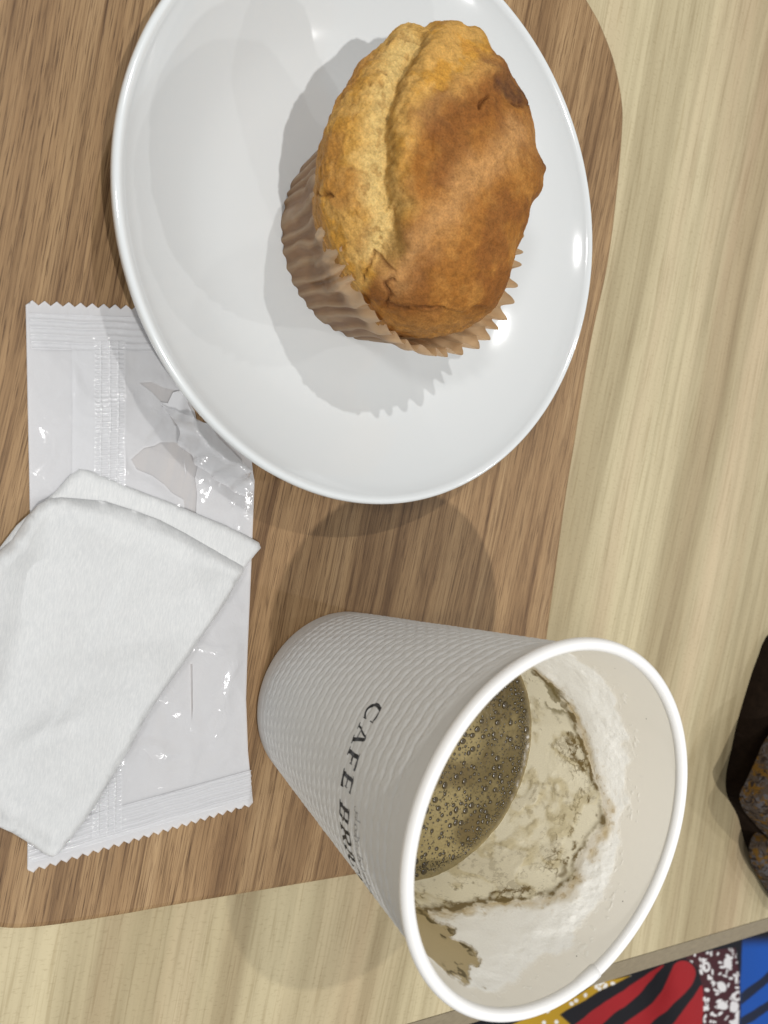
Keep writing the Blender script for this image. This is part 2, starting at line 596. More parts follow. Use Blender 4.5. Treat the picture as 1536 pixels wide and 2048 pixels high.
# raised crust lip on the right of the crack, folds and side cracks
lip = np.exp(-((sidep - 62) / 26) ** 2) * live * (dc < 160) * .0013
fold = .0016 * (sstep(.5, .62, NZ[3].fbm(uw / 70, vw / 150, 0 * u, 2)) - .5) * sstep(20, 90, sidep) * sstep(600, 400, v)
CK = [[(752, 515), (742, 532), (728, 543), (724, 560)], [(752, 515), (775, 530), (790, 540), (800, 555), (780, 572), (778, 590), (772, 615)],
      [(1050, 170), (1062, 200), (1040, 215)],
      [(640, 388), (652, 385), (660, 390)], [(775, 600), (800, 612), (850, 610), (890, 618)], [(1000, 600), (1015, 612), (1002, 622)],
      [(945, 215), (962, 192), (968, 182)]]
crk = np.zeros_like(u)
for line in CK:
    crk = np.maximum(crk, np.exp(-(pdist(u + wob * 44, v + wob * 30, line) / 3.6) ** 2) * sstep(.22, .42, NZ[0].fbm(u / 25, v / 25, 0 * u, 2)))
lowstep = .0007 * sstep(-6, 6, 612 + 8 * wob * 4 - v + (u - 850) * .02) * sstep(720, 800, u) * sstep(1010, 950, u)
lump = (NZ[4].fbm(Xp * 80, Yp * 80, Z * 80, 2) - .5) * .0026
smallb = (NZ[5].fbm(Xp * 900, Yp * 900, Z * 900, 3) - .5)
crumb = sstep(60, 10, dc) * live
edgeb = (NZ[2].fbm(Xp * 420, Yp * 420, Z * 420, 3) - .5) * .0016 * sstep(.55, .8, SS)
brownz = sstep(0, 60, sidep - 40) * .6
pits = sstep(.66, .74, NZ[1].fbm(Xp * 620, Yp * 620, Z * 620, 2)) * np.clip(crumb + sstep(0, -30, sidep) * .6, 0, 1)
dz = -dep + lip + .0011 * np.exp(-(pdist(uw, vw, [(800, 330), (835, 250), (885, 205), (940, 165), (1000, 140)]) / 22) ** 2) * (SS < .8) - .0008 * sstep(-10, 10, (NZ[2].fbm(u / 60, v / 60, 0 * u, 2) - .5) * 120) * brownz + lowstep - pits * .0003 - crk * .0011 + .0006 * np.exp(-(pdist(uw, vw, [(830, 470), (905, 395), (1000, 300)]) / 26) ** 2) + lump + smallb * (.00035 + .0008 * crumb + .0002 * sstep(0, -40, sidep)) + edgeb
nx = np.cos(TH) * sx; ny = np.sin(TH) * sx; nz = np.sqrt(np.clip(1 - sx ** 2, 0, 1)) + .25
nl = np.sqrt(nx ** 2 + ny ** 2 + nz ** 2)
P = P + np.stack([nx, ny, nz], -1) / nl[..., None] * dz[..., None]
# little burnt nub of crust standing out at the right
nub = np.exp(-((u - 1082) / 16) ** 2 - ((v - 322) / 22) ** 2)
P[..., 0] += nub * .0022
P[..., 2] += nub * .0006
# colours (baked crust is really darker)
gold = np.array([.50, .250, .042])
col = np.zeros(P.shape) + gold
n1 = NZ[3].fbm(Xp * 300, Yp * 300, Z * 300, 4); n2 = NZ[4].fbm(Xp * 120 + 4, Yp * 120, Z * 120, 4)
col = mixc(col, (.56, .325, .095), sstep(.42, .6, n1) * .75)
col = mixc(col, (.40, .18, .045), sstep(.5, .66, n2) * .6)
BLINE_v = [0, 60, 120, 165, 200, 240, 290, 330, 380, 430, 490, 540, 600, 720]
BLINE_u = [1010, 985, 955, 900, 850, 820, 815, 795, 790, 800, 790, 765, 700, 640]
bl = np.interp(vw, BLINE_v, BLINE_u)
brown = sstep(-16, 34, uw - bl + (n2 - .5) * 60)
bcol = np.zeros(P.shape) + np.array([.30, .120, .022])
bcol = mixc(bcol, (.39, .178, .040), sstep(.42, .66, n1) * .7)
bcol = mixc(bcol, (.20, .072, .016), sstep(.46, .64, n2) * .75)
ridge_highlight = np.exp(-(pdist(uw, vw, [(790, 545), (850, 470), (905, 395), (960, 340), (1040, 270)]) / 34) ** 2)  # highlight along the ridge, painted into the crust colour
bcol = mixc(bcol, (.49, .26, .095), ridge_highlight * .75)
strk = np.exp(-(pdist(uw, vw, [(800, 320), (830, 250), (880, 205), (930, 160), (985, 130)]) / 20) ** 2)
bcol = mixc(bcol, (.56, .30, .085), strk * .85)
dark = np.exp(-(pdist(uw, vw, [(1000, 172), (1035, 190), (1052, 188)]) / 17) ** 2)
bcol = mixc(bcol, (.085, .036, .018), dark * .85)
drk2 = np.exp(-(pdist(uw, vw, [(850, 170), (835, 215), (860, 240), (880, 200)]) / 22) ** 2) + np.exp(-(pdist(uw, vw, [(960, 110), (1030, 150)]) / 18) ** 2)
bcol = mixc(bcol, (.17, .066, .025), np.clip(drk2, 0, 1) * .6)
col = col * (1 - brown[..., None]) + bcol * brown[..., None]
yel = np.exp(-((sidep + 8) / 34) ** 2) * live * (dc < 120)
col = mixc(col, (.66, .47, .18), yel * .9)
col = mixc(col, (.33, .19, .055), np.exp(-((sidep - 26) / 12) ** 2) * live * .7)
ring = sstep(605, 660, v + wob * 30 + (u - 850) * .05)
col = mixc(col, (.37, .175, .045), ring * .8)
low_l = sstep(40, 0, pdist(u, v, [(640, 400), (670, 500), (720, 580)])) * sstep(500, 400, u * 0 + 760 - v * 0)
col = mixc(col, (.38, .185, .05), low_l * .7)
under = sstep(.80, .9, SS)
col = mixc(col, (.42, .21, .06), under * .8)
col = mixc(col, (.12, .045, .018), np.clip(crk, 0, 1) * .5)
col = mixc(col, (.11, .04, .018), np.clip(nub, 0, 1) * .6)
col = mixc(col, (.30, .15, .04), pits * .45)
col = col * (1 + (smallb[..., None]) * .6)
M_dough = painted('baked_muffin_crust', .68, .16, 2300, .00026, .6, sss=.10, fleck=(.72, 1.25))
# the body of the cake goes on down inside the case
nb_ = 14
q_ = np.linspace(0, 1, nb_ + 1)[1:]
thr = np.linspace(0, 2 * np.pi, nth, endpoint=False)
low = np.zeros((nb_, nth, 3)); lowc = np.zeros((nb_, nth, 3)) + np.array([.33, .165, .055])
for i_, q in enumerate(q_):
    zc = .0275 + (.0068 - .0275) * q
    rc_ = .0280 + (.0253 - .0280) * q
    tgt = np.stack([.1148 + rc_ * np.cos(thr), .0732 + rc_ * np.sin(thr), zc + 0 * thr], -1)
    bl2 = sstep(0, .25, q)
    low[i_] = P[-1] * (1 - bl2) + tgt * bl2
    low[i_, :, 2] = P[-1, :, 2] * (1 - bl2) + zc * bl2
P = np.concatenate([P, low]); col = np.concatenate([col, lowc])
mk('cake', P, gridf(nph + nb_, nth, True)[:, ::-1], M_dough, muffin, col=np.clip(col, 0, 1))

# paper case
npl, nzp, spp = 42, 46, 14
m_ = npl * spp
th = np.linspace(0, 2 * np.pi, m_, endpoint=False)
tz = np.linspace(0, 1, nzp)
TH, TZ = np.meshgrid(th, tz)
lean = (NZ[0].fbm(np.cos(TH) * 4 + 5, np.sin(TH) * 4 + 5, TZ * 2, 3) - .5)
ph = TH * npl + lean * 9 + TZ * 1.6
tri = 2 * np.abs(2 * ((ph / (2 * np.pi)) % 1) - 1) - 1
tri = np.sin(tri * np.pi / 2); tri = np.sign(tri) * np.abs(tri) ** .8
amp = .00032 + (.00040 + .0006 * (.5 + .5 * np.cos(TH - math.radians(-38)))) * TZ ** 1.4
htop = .0318 + .0052 * np.cos(TH - math.radians(215)) + .0012 * (NZ[1].fbm(np.cos(TH) * 5, np.sin(TH) * 5, 0 * TH + 3, 2) - .5) * 2
zz = .0052 + TZ * (htop + tri * .0012 * TZ - .0005)
flare = .0004 + .0030 * sstep(.5, 1, TZ) * (.25 + .75 * (.5 + .5 * np.cos(TH - math.radians(-38))))
rr = .0262 + (.0300 - .0262) * TZ ** .9 + flare + tri * amp
crumple = sstep(math.radians(150), math.radians(185), TH) * (1 - sstep(math.radians(225), math.radians(245), TH))
rr += crumple * (NZ[3].fbm(np.cos(TH) * 9, np.sin(TH) * 9, TZ * 5, 3) - .5) * .0042 * sstep(.1, .6, TZ)
rr -= .0010 * sstep(.78, 1, TZ) * (.5 + .5 * np.cos(TH - math.radians(215)))
cxp = .1148 - .0006 * TZ; cyp = .0730 + .0006 * TZ
V = np.stack([cxp + rr * np.cos(TH), cyp + rr * np.sin(TH), zz], -1)
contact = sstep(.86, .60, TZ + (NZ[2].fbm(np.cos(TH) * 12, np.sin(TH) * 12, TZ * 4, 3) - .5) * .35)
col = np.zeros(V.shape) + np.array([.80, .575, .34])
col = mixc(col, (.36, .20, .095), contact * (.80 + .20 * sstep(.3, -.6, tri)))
col = mixc(col, (.62, .47, .30), sstep(.75, 1, tri) * .35)
col *= (.85 + .3 * NZ[5].fbm(V[..., 0] * 700, V[..., 1] * 700, V[..., 2] * 200, 3))[..., None]
mpc, npn, bpp = nt('waxed_baking_paper')
at = N(npn, 'ShaderNodeAttribute', attribute_name='paint')
L(npn, at.outputs['Color'], bpp.inputs['Base Color'])
bpp.inputs['Roughness'].default_value = .42
bpp.inputs['Specular IOR Level'].default_value = .4
trn = N(npn, 'ShaderNodeBsdfTranslucent'); L(npn, at.outputs['Color'], trn.inputs['Color'])
mx = N(npn, 'ShaderNodeMixShader'); mx.inputs[0].default_value = .4
L(npn, bpp.outputs[0], mx.inputs[1]); L(npn, trn.outputs[0], mx.inputs[2])
L(npn, mx.outputs[0], npn.nodes['Material Output'].inputs['Surface'])
bump(npn, bpp, noise(npn, mapping(npn, (1, 1, 1)), 1500, 3), .3, .0001)
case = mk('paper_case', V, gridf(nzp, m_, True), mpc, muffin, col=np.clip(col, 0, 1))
lathe('paper_case_base', [(0, .0050), (.0262, .0050), (.0265, .0053)], 96, simple('baking_paper_base', (.3, .17, .09), .5, .3), muffin, centre=(.1148, .0730))

# ------------------------------------------------------------------ paper cup
CC = (0.13707787, -0.05734225)
cup = empty('paper_cup', (*CC, 0), 'white embossed paper cup with black lettering standing over the tray corner, rim towards the viewer', 'paper cup')
RB, RT, HB = .0262, .0379, .0905


def rout(z): return RB + (RT - RB) * z / HB


def ripple(TH, Z):
    slow = NZ[0].fbm(np.cos(TH) * 3 + 7, np.sin(TH) * 3 + 7, Z * 60, 2)
    zz = Z + .00016 * np.sin(TH * 34 + 5 * slow) + .0007 * (slow - .5)
    f = ((zz - .004) / .0031) % 1
    g = np.exp(-((f - .5) / .15) ** 2)
    env = sstep(.003, .010, Z) * (1 - sstep(.0840, .0870, Z))
    soft = .45 + 1.0 * NZ[1].fbm(np.cos(TH) * 2 + 7, np.sin(TH) * 2 + 7, Z * 40, 2)
    return (-.00030 * g * soft + .00005 * np.sin(TH * 34 + 5 * slow + 1.5) + .00008 * np.sin(TH * 62 + np.floor((zz - .004) / .0031) * 1.9) * np.cos((f - .0) * 2 * np.pi)) * env


nt_, nz_ = 900, 420
th = np.linspace(0, 2 * np.pi, nt_, endpoint=False)
zs = np.concatenate([[.0000, .0002, .0006, .0012], np.linspace(.0018, HB, nz_)])
TH, ZZ = np.meshgrid(th, zs)
bev = np.interp(ZZ, [0, .0002, .0006, .0012, .0018], [-.0009, -.0005, -.0002, 0, 0])
RRc = rout(ZZ) + bev + ripple(TH, ZZ)
V = np.stack([CC[0] + RRc * np.cos(TH), CC[1] + RRc * np.sin(TH), ZZ + .0001], -1)
mk('outer_sleeve', V, gridf(len(zs), nt_, True), M_cupout, cup)
# rim bead
ang = np.linspace(0, 2 * np.pi, 25)
bead = [(.03885 + .00135 * math.cos(t), .0931 + .00145 * math.sin(t)) for t in ang]
lathe('rolled_rim', [(r, z) for r, z in bead][::-1], 256, M_cuprim, cup, centre=CC)
lathe('neck', [(RT - .0004, HB - .001), (RT + .0001, HB + .0006), (.0381, .0930)], 200, M_cuprim, cup, centre=CC)


def rin(z): return .0251 + (.03765 - .0251) * z / .0925


lathe('lining', [(0, .006), (.024, .006), (rin(.006), .0065), (rin(.03), .03), (rin(.06), .06), (rin(.08), .08), (.03765, .0925)], 256, M_cupin, cup, centre=CC)
# seam of the lining and the little step on the rim
sa = math.radians(-58.5)
Vs = []
for z in np.linspace(.055, .0922, 20):
    for da in (-.0002, .0, .00015):
        aa = sa + da / rin(z)
        r = rin(z) - (.00006 if da > -.0001 else .00001)
        Vs.append((CC[0] + r * math.cos(aa), CC[1] + r * math.sin(aa), z))
mk('lining_seam', np.array(Vs), gridf(20, 3), M_cupin, cup)
# rim overlap
Vs = []
for i, t in enumerate(np.linspace(0, 2 * np.pi, 20, endpoint=False)):
    for da, ex in ((0, .0), (.0001, .00022), (.0022, .00020), (.006, .00002)):
        aa = sa - da / .039
        r = .03885 + (.00135 + ex) * math.cos(t)
        Vs.append((CC[0] + r * math.cos(aa), CC[1] + r * math.sin(aa), .0931 + (.00145 + ex) * math.sin(t)))
Vs = np.array(Vs).reshape(20, 4, 3).transpose(1, 0, 2)
mk('rim_overlap', Vs, gridf(4, 20, True), M_cuprim, cup)


# lettering: strokes mapped on to the embossed wall
def wallpt(x, y, off=.00005):
    """x,y in metres on the developed wall: x round it, y up"""
    r0 = rout(y)
    t = x / .0334
    T_ = np.atleast_1d(t); Y_ = np.atleast_1d(y)
    r = r0 + ripple(T_, Y_)[0] + off
    return (CC[0] + r * math.cos(t), CC[1] + r * math.sin(t), y + .0001)


def stroke_quad(V, F, q, nx=5, ny=9):
    """q: 4 corners (bl, br, tr, tl)"""
    q = [np.array(p, float) for p in q]
    s0 = len(V)
    for j in range(ny + 1):
        for i in range(nx + 1):
            a_, b2 = i / nx, j / ny
            p = (1 - a_) * (1 - b2) * q[0] + a_ * (1 - b2) * q[1] + a_ * b2 * q[2] + (1 - a_) * b2 * q[3]
            V.append(tuple(p))
    for j in range(ny):
        for i in range(nx):
            k0 = s0 + j * (nx + 1) + i
            F.append((k0, k0 + 1, k0 + nx + 2, k0 + nx + 1))


def arc_stroke(V, F, cx, cy, rx, ry, a0, a1, w0, w1=None, n=26):
    """elliptic arc, width varies w0 (ends) to w1 (middle)"""
    w1 = w1 or w0
    s0 = len(V)
    for i in range(n + 1):
        t = i / n; a_ = math.radians(a0 + (a1 - a0) * t)
        w = w0 + (w1 - w0) * math.sin(math.pi * t)
        for k2 in (0, .5, 1):
            V.append((cx + (rx - w * k2) * math.cos(a_), cy + (ry - w * .72 * k2) * math.sin(a_)))
    for i in range(n):
        for k2 in (0, 1):
            k0 = s0 + i * 3 + k2
            F.append((k0, k0 + 1, k0 + 4, k0 + 3))


def glyph(ch):
    """unit letters, height 1, width about .95, small wedge serifs"""
    V, F = [], []
    th_, tn, sf = .21, .13, .07
    def vs(x, w=th_, y0=0, y1=1):       # stem
        stroke_quad(V, F, [(x, y0), (x + w, y0), (x + w, y1), (x, y1)])
    def hs(x0, x1, y, h=tn):
        stroke_quad(V, F, [(x0, y), (x1, y), (x1, y + h), (x0, y + h)], 9, 3)
    def serif(x0, x1, y):
        stroke_quad(V, F, [(x0, y), (x1, y), (x1, y + .05), (x0, y + .05)], 7, 1)
    if ch in 'CO':
        if ch == 'O': arc_stroke(V, F, .5, .5, .5, .53, 0, 360, .15, .15, 40)
        else:
            arc_stroke(V, F, .52, .5, .52, .53, 42, 318, .09, .19, 34)
            stroke_quad(V, F, [(.84, .66), (.90, .66), (.90, .97), (.86, .97)])
            stroke_quad(V, F, [(.86, .05), (.90, .05), (.90, .32), (.84, .32)])
    if ch == 'A':
        stroke_quad(V, F, [(.08, 0), (.18, 0), (.50, .92), (.42, 1)])
        stroke_quad(V, F, [(.72, 0), (.92, 0), (.58, 1), (.42, 1)])
        hs(.24, .76, .27, .10)
        serif(-.02, .30, 0); serif(.60, 1.02, 0)
    if ch == 'F':
        vs(.14); hs(.14, .84, .89); hs(.14, .70, .46, .10); serif(.02, .44, 0); serif(.02, .2, .95)
        stroke_quad(V, F, [(.82, .74), (.87, .74), (.87, 1), (.78, 1)])
        stroke_quad(V, F, [(.67, .38), (.71, .38), (.71, .64), (.67, .64)])
    if ch == 'E':
        vs(.14); hs(.14, .84, .89); hs(.14, .72, .46, .10); hs(.14, .88, 0); serif(.02, .2, 0); serif(.02, .2, .95)
        stroke_quad(V, F, [(.80, .76), (.85, .76), (.85, 1), (.78, 1)])
        stroke_quad(V, F, [(.69, .38), (.73, .38), (.73, .64), (.69, .64)])
        stroke_quad(V, F, [(.80, 0), (.90, 0), (.90, .26), (.87, .26)])
    if ch == 'B':
        vs(.14); hs(.14, .6, .9, .10); hs(.14, .62, .47, .10); hs(.14, .6, 0, .10); serif(.02, .2, 0); serif(.02, .2, .95)
        arc_stroke(V, F, .56, .74, .30, .26, -90, 90, .10, .17, 16)
        arc_stroke(V, F, .58, .27, .34, .28, -90, 90, .10, .18, 16)
    if ch == 'R':
        vs(.14); hs(.14, .6, .9, .10); hs(.14, .6, .42, .10); serif(.02, .42, 0); serif(.02, .2, .95)
        arc_stroke(V, F, .56, .71, .32, .29, -90, 90, .10, .18, 16)
        stroke_quad(V, F, [(.76, 0), (.98, 0), (.66, .46), (.46, .46)])
        serif(.76, 1.04, 0)
    if ch == 'I':
        vs(.12); serif(.0, .41, 0); serif(.0, .41, .95)
    return V, F


TX = [('C', 151.6, .0046), ('A', 160.8, .0046), ('F', 169.8, .0044), ('E', 178.0, .0044), ('B', 189.6, .0046), ('R', 198.4, .0046),
      ('I', 207.2, .0046), ('C', 210.8, .0046), ('C', 220.0, .0046), ('O', 229.2, .0046)]
for ch, adeg, wd in TX:
    V2, F2 = glyph(ch)
    W = [wallpt(math.radians(adeg) * .0334 + x * wd, .0604 + y * .0052) for x, y in V2]
    o = mk('letter', np.array(W), F2, M_ink, cup, smooth=True)
# faint grey cursive line over the word
V2, F2 = [], []
x = math.radians(187.5) * .0334
rs = random.Random(5)
for i in range(17):
    w = .0009 + .0004 * rs.random()
    sub, subf = [], []
    arc_stroke(sub, subf, 0, 0, w * .62, .00055 + .00045 * rs.random(), rs.choice([20, 60, 200]), rs.choice([330, 360, 420]), .00022, .00026, 14)
    s0 = len(V2)
    V2 += [(x + a_, .0689 + b2 + .00025 * rs.random()) for a_, b2 in sub]
    F2 += [tuple(k + s0 for k in f) for f in subf]
    s0 = len(V2)
    if i % 3 == 1:
        stroke_quad(V2, F2, [(x + w * .3, .0684), (x + w * .3 + .00022, .0684), (x + w * .6 + .0002, .0708), (x + w * .6, .0708)], 1, 5)
    x += w * (1.1 if i != 6 else 1.9)
mk('faint_cursive_print', np.array([wallpt(a_, b2, .00004) for a_, b2 in V2]), F2, M_ghost, cup)

# ------------------------------------------------------------------ coffee
ZC = .0500; RC = rin(ZC)
coffee = empty('coffee', (*CC, ZC), 'frothy brown coffee low inside the paper cup, covered in bubbles', 'coffee')
nr, na = 150, 420
r = np.linspace(0, RC - .00005, nr); t = np.linspace(0, 2 * np.pi, na, endpoint=False)
T_, R_ = np.meshgrid(t, r)
X = CC[0] + R_ * np.cos(T_); Y = CC[1] + R_ * np.sin(T_)
cup_z = ZC + .0006 * sstep(RC - .0022, RC, R_) + (NZ[1].fbm(X * 900, Y * 900, 0 * X, 3) - .5) * .0003
pale = NZ[2].fbm(X * 130, Y * 130, 0 * X, 4)
col = np.zeros((*X.shape, 3)) + np.array([.115, .085, .033])
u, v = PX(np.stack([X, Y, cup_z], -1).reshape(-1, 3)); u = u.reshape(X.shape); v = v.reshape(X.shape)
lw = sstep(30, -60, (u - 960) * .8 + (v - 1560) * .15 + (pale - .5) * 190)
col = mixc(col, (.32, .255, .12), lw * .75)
col = mixc(col, (.115, .08, .032), sstep(.55, .68, pale) * .5)
col = mixc(col, (.30, .24, .12), sstep(RC - .0012, RC - .0002, R_) * .6)
fr = mk('froth', np.stack([X, Y, cup_z], -1), gridf(nr, na, True), M_froth, coffee, col=col)

# bubbles: one mesh of little domes
rs = np.random.RandomState(11)
BV, BF = [], []
placed = np.zeros((0, 3))
sizes = np.concatenate([np.array([.0013, .0011, .00105, .001, .00095, .0009, .0009, .0009]), rs.uniform(.00062, .0009, 90), rs.uniform(.00036, .00060, 240), rs.uniform(.0002, .0003, 500), rs.uniform(.00012, .0002, 1100)])
PLc = []
for sz in sizes:
    for _ in range(8):
        # mostly on the visible side (+x, and towards the wall)
        a_ = rs.uniform(-1.9, 1.9) if rs.rand() < .8 else rs.uniform(-3.14, 3.14)
        rad = (RC - .0006) * math.sqrt(rs.uniform(.02, 1))
        if sz < .0003 and rs.rand() < .5: rad = RC - rs.uniform(.0003, .0035)
        x_, y_ = rad * math.cos(a_), rad * math.sin(a_)
        if rad + sz > RC - .0003: continue
        if len(PLc):
            A2 = np.array(PLc)
            if np.any(np.hypot(A2[:, 0] - x_, A2[:, 1] - y_) < (A2[:, 2] + sz) * 1.02): continue
        PLc.append((x_, y_, sz)); break
for x_, y_, sz in PLc:
    seg = 14 if sz > .0004 else 9
    ringsn = 5 if sz > .0004 else 3
    s0 = len(BV)
    e1 = rs.uniform(.85, 1.12)
    for i in range(ringsn):
        e = (math.pi / 2) * i / ringsn
        for j in range(seg):
            b2 = 2 * math.pi * j / seg
            BV.append((CC[0] + x_ + sz * e1 * math.cos(e) * math.cos(b2), CC[1] + y_ + sz / e1 * math.cos(e) * math.sin(b2), ZC + .00012 + sz * .45 * math.sin(e)))
    BV.append((CC[0] + x_, CC[1] + y_, ZC + .00012 + sz * .45))
    for i in range(ringsn - 1):
        for j in range(seg):
            k2 = (j + 1) % seg
            BF.append((s0 + i * seg + j, s0 + i * seg + k2, s0 + (i + 1) * seg + k2, s0 + (i + 1) * seg + j))
    top = s0 + ringsn * seg
    for j in range(seg):
        BF.append((s0 + (ringsn - 1) * seg + j, s0 + (ringsn - 1) * seg + (j + 1) % seg, top))
M_bub = simple('coffee_bubble_film', (.045, .030, .009), .22, .7, coat=.5)
M_bub.node_tree.nodes['Principled BSDF'].inputs['Coat Roughness'].default_value = .22
bb = mk('bubbles', np.array(BV), BF, M_bub, coffee)
bb['kind'] = 'stuff'

# ------------------------------------------------------------------ milk foam left on the lining
A0, A1 = -150, 110
na, nz2 = 1000, 330
ad = np.linspace(A0, A1, na); zf_ = np.linspace(ZC - .0004, .0905, nz2)
AD, ZF = np.meshgrid(ad, zf_)
arcx = np.radians(AD) * .034
fo = [(110, 74), (85, 75.0), (63.6, 77.2), (55, 79.6), (43.6, 79.9), (28.6, 79.9), (16, 80.6), (4.8, 80.2), (-4, 81.2), (-10.7, 81.5), (-21, 83.3), (-32, 85.6), (-45.7, 85.2), (-57.4, 86.4), (-68, 84.8), (-78, 85.7), (-88.6, 87.6), (-96.6, 88.2), (-108, 88.4), (-120, 84), (-150, 78)][::-1]
br = [(110, 50), (75, 51), (60, 54), (46.2, 58), (39, 61), (28.6, 64.3), (14.7, 67.2), (2.8, 71.6), (-4.7, 75.4), (-12.6, 76.8), (-19.6, 75.5), (-29.3, 74.6), (-37.6, 75.8), (-45.4, 75.2), (-54.9, 71.9), (-63, 66.3), (-72.6, 63.7), (-87, 62.4), (-96, 62.7), (-150, 62)][::-1]
foz = np.interp(AD, [p[0] for p in fo], [p[1] for p in fo]) * .001
brz = np.interp(AD, [p[0] for p in br], [p[1] for p in br]) * .001
nA = NZ[0].fbm(arcx * 320, ZF * 320, 0 * AD, 4) - .5
nB = NZ[1].fbm(arcx * 1100, ZF * 1100, 0 * AD, 4) - .5
nC = NZ[2].fbm(arcx * 150, ZF * 150, 0 * AD, 3) - .5
nD = NZ[3].fbm(arcx * 560 + 9, ZF * 560, 0 * AD, 4) - .5
d_out = (foz - ZF) + nA * .0050 + nB * .0006            # >0 inside the foam
d_br = (brz - ZF) + nA * .0032 + nD * .0014             # >0 below the brown tide line
# thickness
nS = NZ[4].fbm(arcx * 130 + 3, ZF * 130, 0 * AD, 3) - .5
tk = (.00045 + .0008 * np.clip(nS + .1, 0, 1)) * sstep(0, .0085, d_out) * sstep(-.0010, .0040, -d_br) + .00008 * sstep(-.0002, .0014, d_out)
tk += (nB * .00006 + nD * .00009) * sstep(0, .003, d_out) * sstep(-.0005, .001, -d_br)
wet = sstep(-.0004, .0006, d_br)
tk += wet * (.00010 + .00016 * sstep(.03, .20, nC) + .00010 * sstep(0, .3, nA))
tk = np.where(d_out > 0, np.maximum(tk, .00003), 0)
# a thinner lacy fringe above the foam
fringe = (nB + nD * .8 > .24) & (d_out > -.0035 - nC * .004) & (d_out < 0.0002)
tk = np.where(fringe, .00004 + np.clip(nB + nD - .2, 0, 1) * .00008, tk)
white = np.array([.985, .975, .93])
col = np.zeros((*AD.shape, 3)) + white
col = mixc(col, (.92, .88, .79), sstep(.0016, .0002, d_out) * .9)
tan = np.exp(-((d_br + .0006) / .0022) ** 2) * (d_br < 0.001)
col = mixc(col, (.66, .50, .24), tan * (.35 + 1.3 * np.clip(nA + .15, 0, .4)))
spk0 = sstep(.16, .24, nB + nD * .3) * sstep(.010, .0, np.abs(d_br - .002))
col = mixc(col, (.45, .31, .12), np.clip(spk0, 0, 1) * .6)
cream = mixc(np.zeros((*AD.shape, 3)) + np.array([.88, .82, .64]), (.66, .575, .37), sstep(-.05, .14, nC + nA * .5) * .85)
cream = mixc(cream, (.88, .83, .68), sstep(.10, .17, nC) * .6)
deep = np.clip(d_br / .022, 0, 1)
col = col * (1 - wet[..., None]) + cream * wet[..., None]
# brown scum: a broken tide line plus speckled veins that thin out downwards
line = np.exp(-((d_br - .0008) / .00085) ** 2)
line2 = np.exp(-((d_br - .0034 - nC * .006) / .0009) ** 2) * sstep(-.02, .09, nA)
rid = 1 - np.abs(nD) * 15
vein = np.clip(rid, 0, 1) * sstep(-.02, .12, nA + nC * .3) * (1 - sstep(.006, .014, d_br)) * (d_br > 0)
spk = sstep(.12, .2, nB + nD * .5) * sstep(.0, .1, nC + .04) * (d_br > 0)
fine_v = np.clip(1 - np.abs(nB - .02) * 22, 0, 1) * sstep(.0, .12, nD + nC * .6) * (d_br > 0) * (1 - sstep(.010, .020, d_br))
scum = np.clip(fine_v * .5 + line * (.85 + 2.2 * nD + 1.5 * nA) + line2 * .8 + vein * .85 + spk * .3, 0, 1)
col = mixc(col, (.15, .095, .020), np.clip(scum, 0, 1) * .92)
# the patch at the lower left of the rim and the smudge at the upper end
def patch(a0_, z0_, ra, rz):
    return 1 - np.sqrt(((AD - a0_) / ra) ** 2 + ((ZF - z0_) / rz) ** 2) + nA * .8
pt = patch(-108, .0735, 17, .0128)
pm = sstep(0, .12, pt)
col = mixc(col, (.47, .365, .185), pm * .95)
ps = np.exp(-((pt - .22) / .12) ** 2) * sstep(.03, .10, nD + nA * .3)
col = mixc(col, (.10, .07, .02), np.clip(ps, 0, 1))
tk = np.where(pm > .5, .0002, tk)
sm = sstep(0, .3, patch(33, .0598, 11, .0052)) * sstep(-.06, .08, nD)
col = mixc(col, (.20, .155, .06), sm * .75)
# mesh: keep only cells with foam
RRf = rin(ZF) - tk
V = np.stack([CC[0] + RRf * np.cos(np.radians(AD)), CC[1] + RRf * np.sin(np.radians(AD)), ZF], -1)
Fq = gridf(nz2, na)
tf = tk.ravel()
keep = (tf[Fq] > .00002).any(1)
Fq = Fq[keep]
used, inv = np.unique(Fq, return_inverse=True)
foam = mk('milk_foam', V.reshape(-1, 3)[used], inv.reshape(Fq.shape), M_foam, col=np.clip(col.reshape(-1, 3)[used], 0, 1))
tag(foam, 'cream milk foam with brown tide lines on the inner wall of the cup', 'milk foam')
# specks
SP = [(63, 85.5), (36, 86.5), (-34, 89), (-60, 88.8)]
M_speck = simple('dried_coffee', (.08, .05, .03), .6)
for a_, z_ in SP:
    V2, F2 = [], []
    s0 = len(V2)
    for j in range(7):
        b2 = 2 * math.pi * j / 7
        V2.append(((CC[0] + (rin(z_ * .001) - .00008) * math.cos(math.radians(a_) + .00013 * math.cos(b2) / .037)),
                   (CC[1] + (rin(z_ * .001) - .00008) * math.sin(math.radians(a_) + .00013 * math.cos(b2) / .037)), z_ * .001 + .00013 * math.sin(b2)))
    F2.append(tuple(range(s0, s0 + 7)))
    mk('coffee_speck', V2, F2, M_speck, foam, smooth=False)

